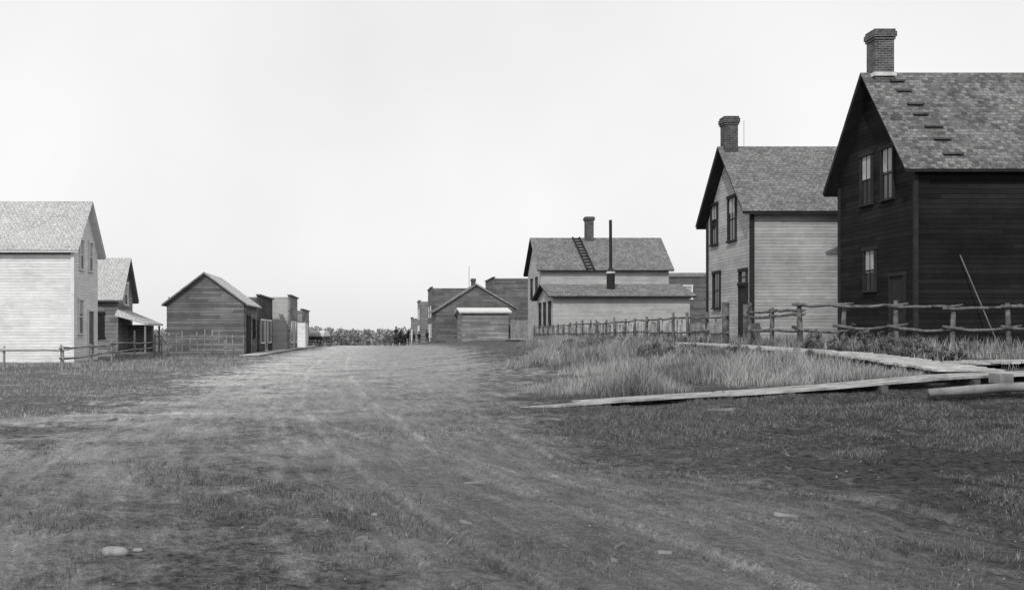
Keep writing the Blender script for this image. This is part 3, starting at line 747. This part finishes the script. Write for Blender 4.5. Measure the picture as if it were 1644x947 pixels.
def horse(parent,x,y):
    v=[(0,.55,1.25),(0,0,1.2),(0,-.55,1.3),(0,-.85,1.55),(0,-1.1,1.85),(0,-1.3,1.8),(0,-1.6,1.55)]
    r=[.3,.31,.27,.18,.12,.12,.07]
    e=[(k,k+1) for k in range(6)]
    def leg(att,pts,rs):
        i0=len(v);v.extend(pts);r.extend(rs);e.append((att,i0));e.extend((i0+k,i0+k+1) for k in range(len(pts)-1))
    for sx in (-.17,.17):
        leg(2,[(sx,-.55,1.0),(sx,-.57,.55),(sx,-.55,.1),(sx,-.6,.03)],[.12,.065,.045,.06])
        leg(0,[(sx,.6,1.0),(sx,.5,.75),(sx,.72,.5),(sx,.66,.1),(sx,.6,.03)],[.16,.1,.06,.045,.06])
    leg(0,[(0,.9,1.35),(0,1.02,1.0),(0,1.03,.6)],[.05,.06,.03])
    skin('horse',v,e,r,M_horse,parent,(x,y,0))
    b=B()
    for sx in (-.07,.07): b.tube([(sx+x,-1.15+y,1.93),(sx*1.3+x,-1.15+y,2.1)],[.04,.01],5)
    mk('horse_ears',b,M_horse,parent)
def wagon(x,y,rot,horses=True,load=None,name='horse_drawn_wagon'):
    root=empty(name,(x,y,gz(x,y)));root.rotation_euler[2]=rot
    b=B()
    b.box(-.5,.5,-1.4,1.4,.75,.83)
    for sx in (-1,1): b.box(sx*.5,sx*.54,-1.4,1.4,.75,1.25)
    b.box(-.5,.5,-1.44,-1.4,.75,1.25);b.box(-.5,.5,1.4,1.44,.75,1.2);b.box(-.5,.5,-.9,-.55,1.3,1.36);b.box(-.03,.03,-3.2,-1.4,.62,.7)
    b.box(-.8,.8,-1.0,-.92,.5,.58);b.box(-.8,.8,.92,1.0,.5,.58);mk('wagon_box',b,M_wood_d,root)
    b=B()
    for sx in (-.8,.8):
        for (yy_,R) in ((-.96,.5),(.96,.58)):
            ring=[(sx,yy_+R*math.cos(a),.02+R+R*math.sin(a)) for a in np.linspace(0,2*math.pi,21)]
            b.tube(ring,.035,6)
            for a in np.linspace(0,2*math.pi,11)[:-1]: b.tube([(sx,yy_,.02+R),(sx,yy_+R*math.cos(a),.02+R+R*math.sin(a))],.018,4)
            b.tube([(sx-.1,yy_,.02+R),(sx+.1,yy_,.02+R)],.07,8)
    mk('wheels',b,M_wood_d,root)
    if load=='canvas':
        b=B();prof=[(.62*math.cos(a),1.2+.75*math.sin(a)) for a in np.linspace(0,math.pi,12)]
        b.extrude(prof,lambda a,bb,z:(bb,a,z),-1.3,1.3);mk('canvas_cover',b,M_canvas,root)
    if horses:
        horse(root,-.5,-2.5);horse(root,.5,-2.5)
        p=person(0,0,math.pi,seat=True,z=0,parent=root);p.location=(0,-.7,1.36)
    return root
wagon(1.7,128,.35)
wagon(-7.6,132,.9,False,'canvas','covered_wagon')
b=B();b.tube([(13.3,158,-.2),(13.3,158,11.5)],[.07,.04],6);mk('utility_pole',b,M_wood)

# ------------------------------------------------------------------ light, sky, camera
el=math.radians(42); az_dir=np.array([-.42,-.90]); az_dir/=np.linalg.norm(az_dir)
d=np.array([az_dir[0]*math.cos(el),az_dir[1]*math.cos(el),math.sin(el)])
L=bpy.data.lights.new('sun','SUN');L.energy=2.5;L.angle=math.radians(.6);L.color=(1,.99,.975)
so=link(bpy.data.objects.new('sun',L));so.rotation_euler=Vector(d).to_track_quat('Z','Y').to_euler()
w=bpy.data.worlds.new('World');sc.world=w;w.use_nodes=True;t=w.node_tree
bg=t.nodes['Background'];sky=t.nodes.new('ShaderNodeTexSky');sky.sky_type='NISHITA';sky.sun_disc=False
sky.sun_elevation=el;sky.sun_rotation=math.atan2(d[0],d[1]);sky.dust_density=3.0;sky.air_density=1.2
bw=t.nodes.new('ShaderNodeRGBToBW');t.links.new(sky.outputs[0],bw.inputs[0])
mp=t.nodes.new('ShaderNodeMath');mp.operation='MULTIPLY_ADD';t.links.new(bw.outputs[0],mp.inputs[0]);mp.inputs[1].default_value=.30;mp.inputs[2].default_value=6.4
tc=t.nodes.new('ShaderNodeTexCoord');cl=t.nodes.new('ShaderNodeTexNoise');t.links.new(tc.outputs['Generated'],cl.inputs['Vector']);cl.inputs['Scale'].default_value=2.6;cl.inputs['Detail'].default_value=4
m2=t.nodes.new('ShaderNodeMapRange');t.links.new(cl.outputs['Fac'],m2.inputs[0]);m2.inputs[1].default_value=.3;m2.inputs[2].default_value=.7;m2.inputs[3].default_value=.94;m2.inputs[4].default_value=1.07
m3=t.nodes.new('ShaderNodeMath');m3.operation='MULTIPLY';t.links.new(mp.outputs[0],m3.inputs[0]);t.links.new(m2.outputs[0],m3.inputs[1])
t.links.new(m3.outputs[0],bg.inputs['Color']);bg.inputs['Strength'].default_value=.12
cam=bpy.data.cameras.new('camera');co_=link(bpy.data.objects.new('camera',cam))
co_.location=(0,0,1.5);co_.rotation_euler=(math.radians(90),0,0)
cam.sensor_width=36;cam.lens=1700/1644*36;cam.shift_x=(822-610)/1644;cam.shift_y=(535-473.5)/1644
cam.clip_start=.1;cam.clip_end=20000
sc.camera=co_
sc.view_settings.view_transform='Standard';sc.view_settings.look='None';sc.view_settings.exposure=0
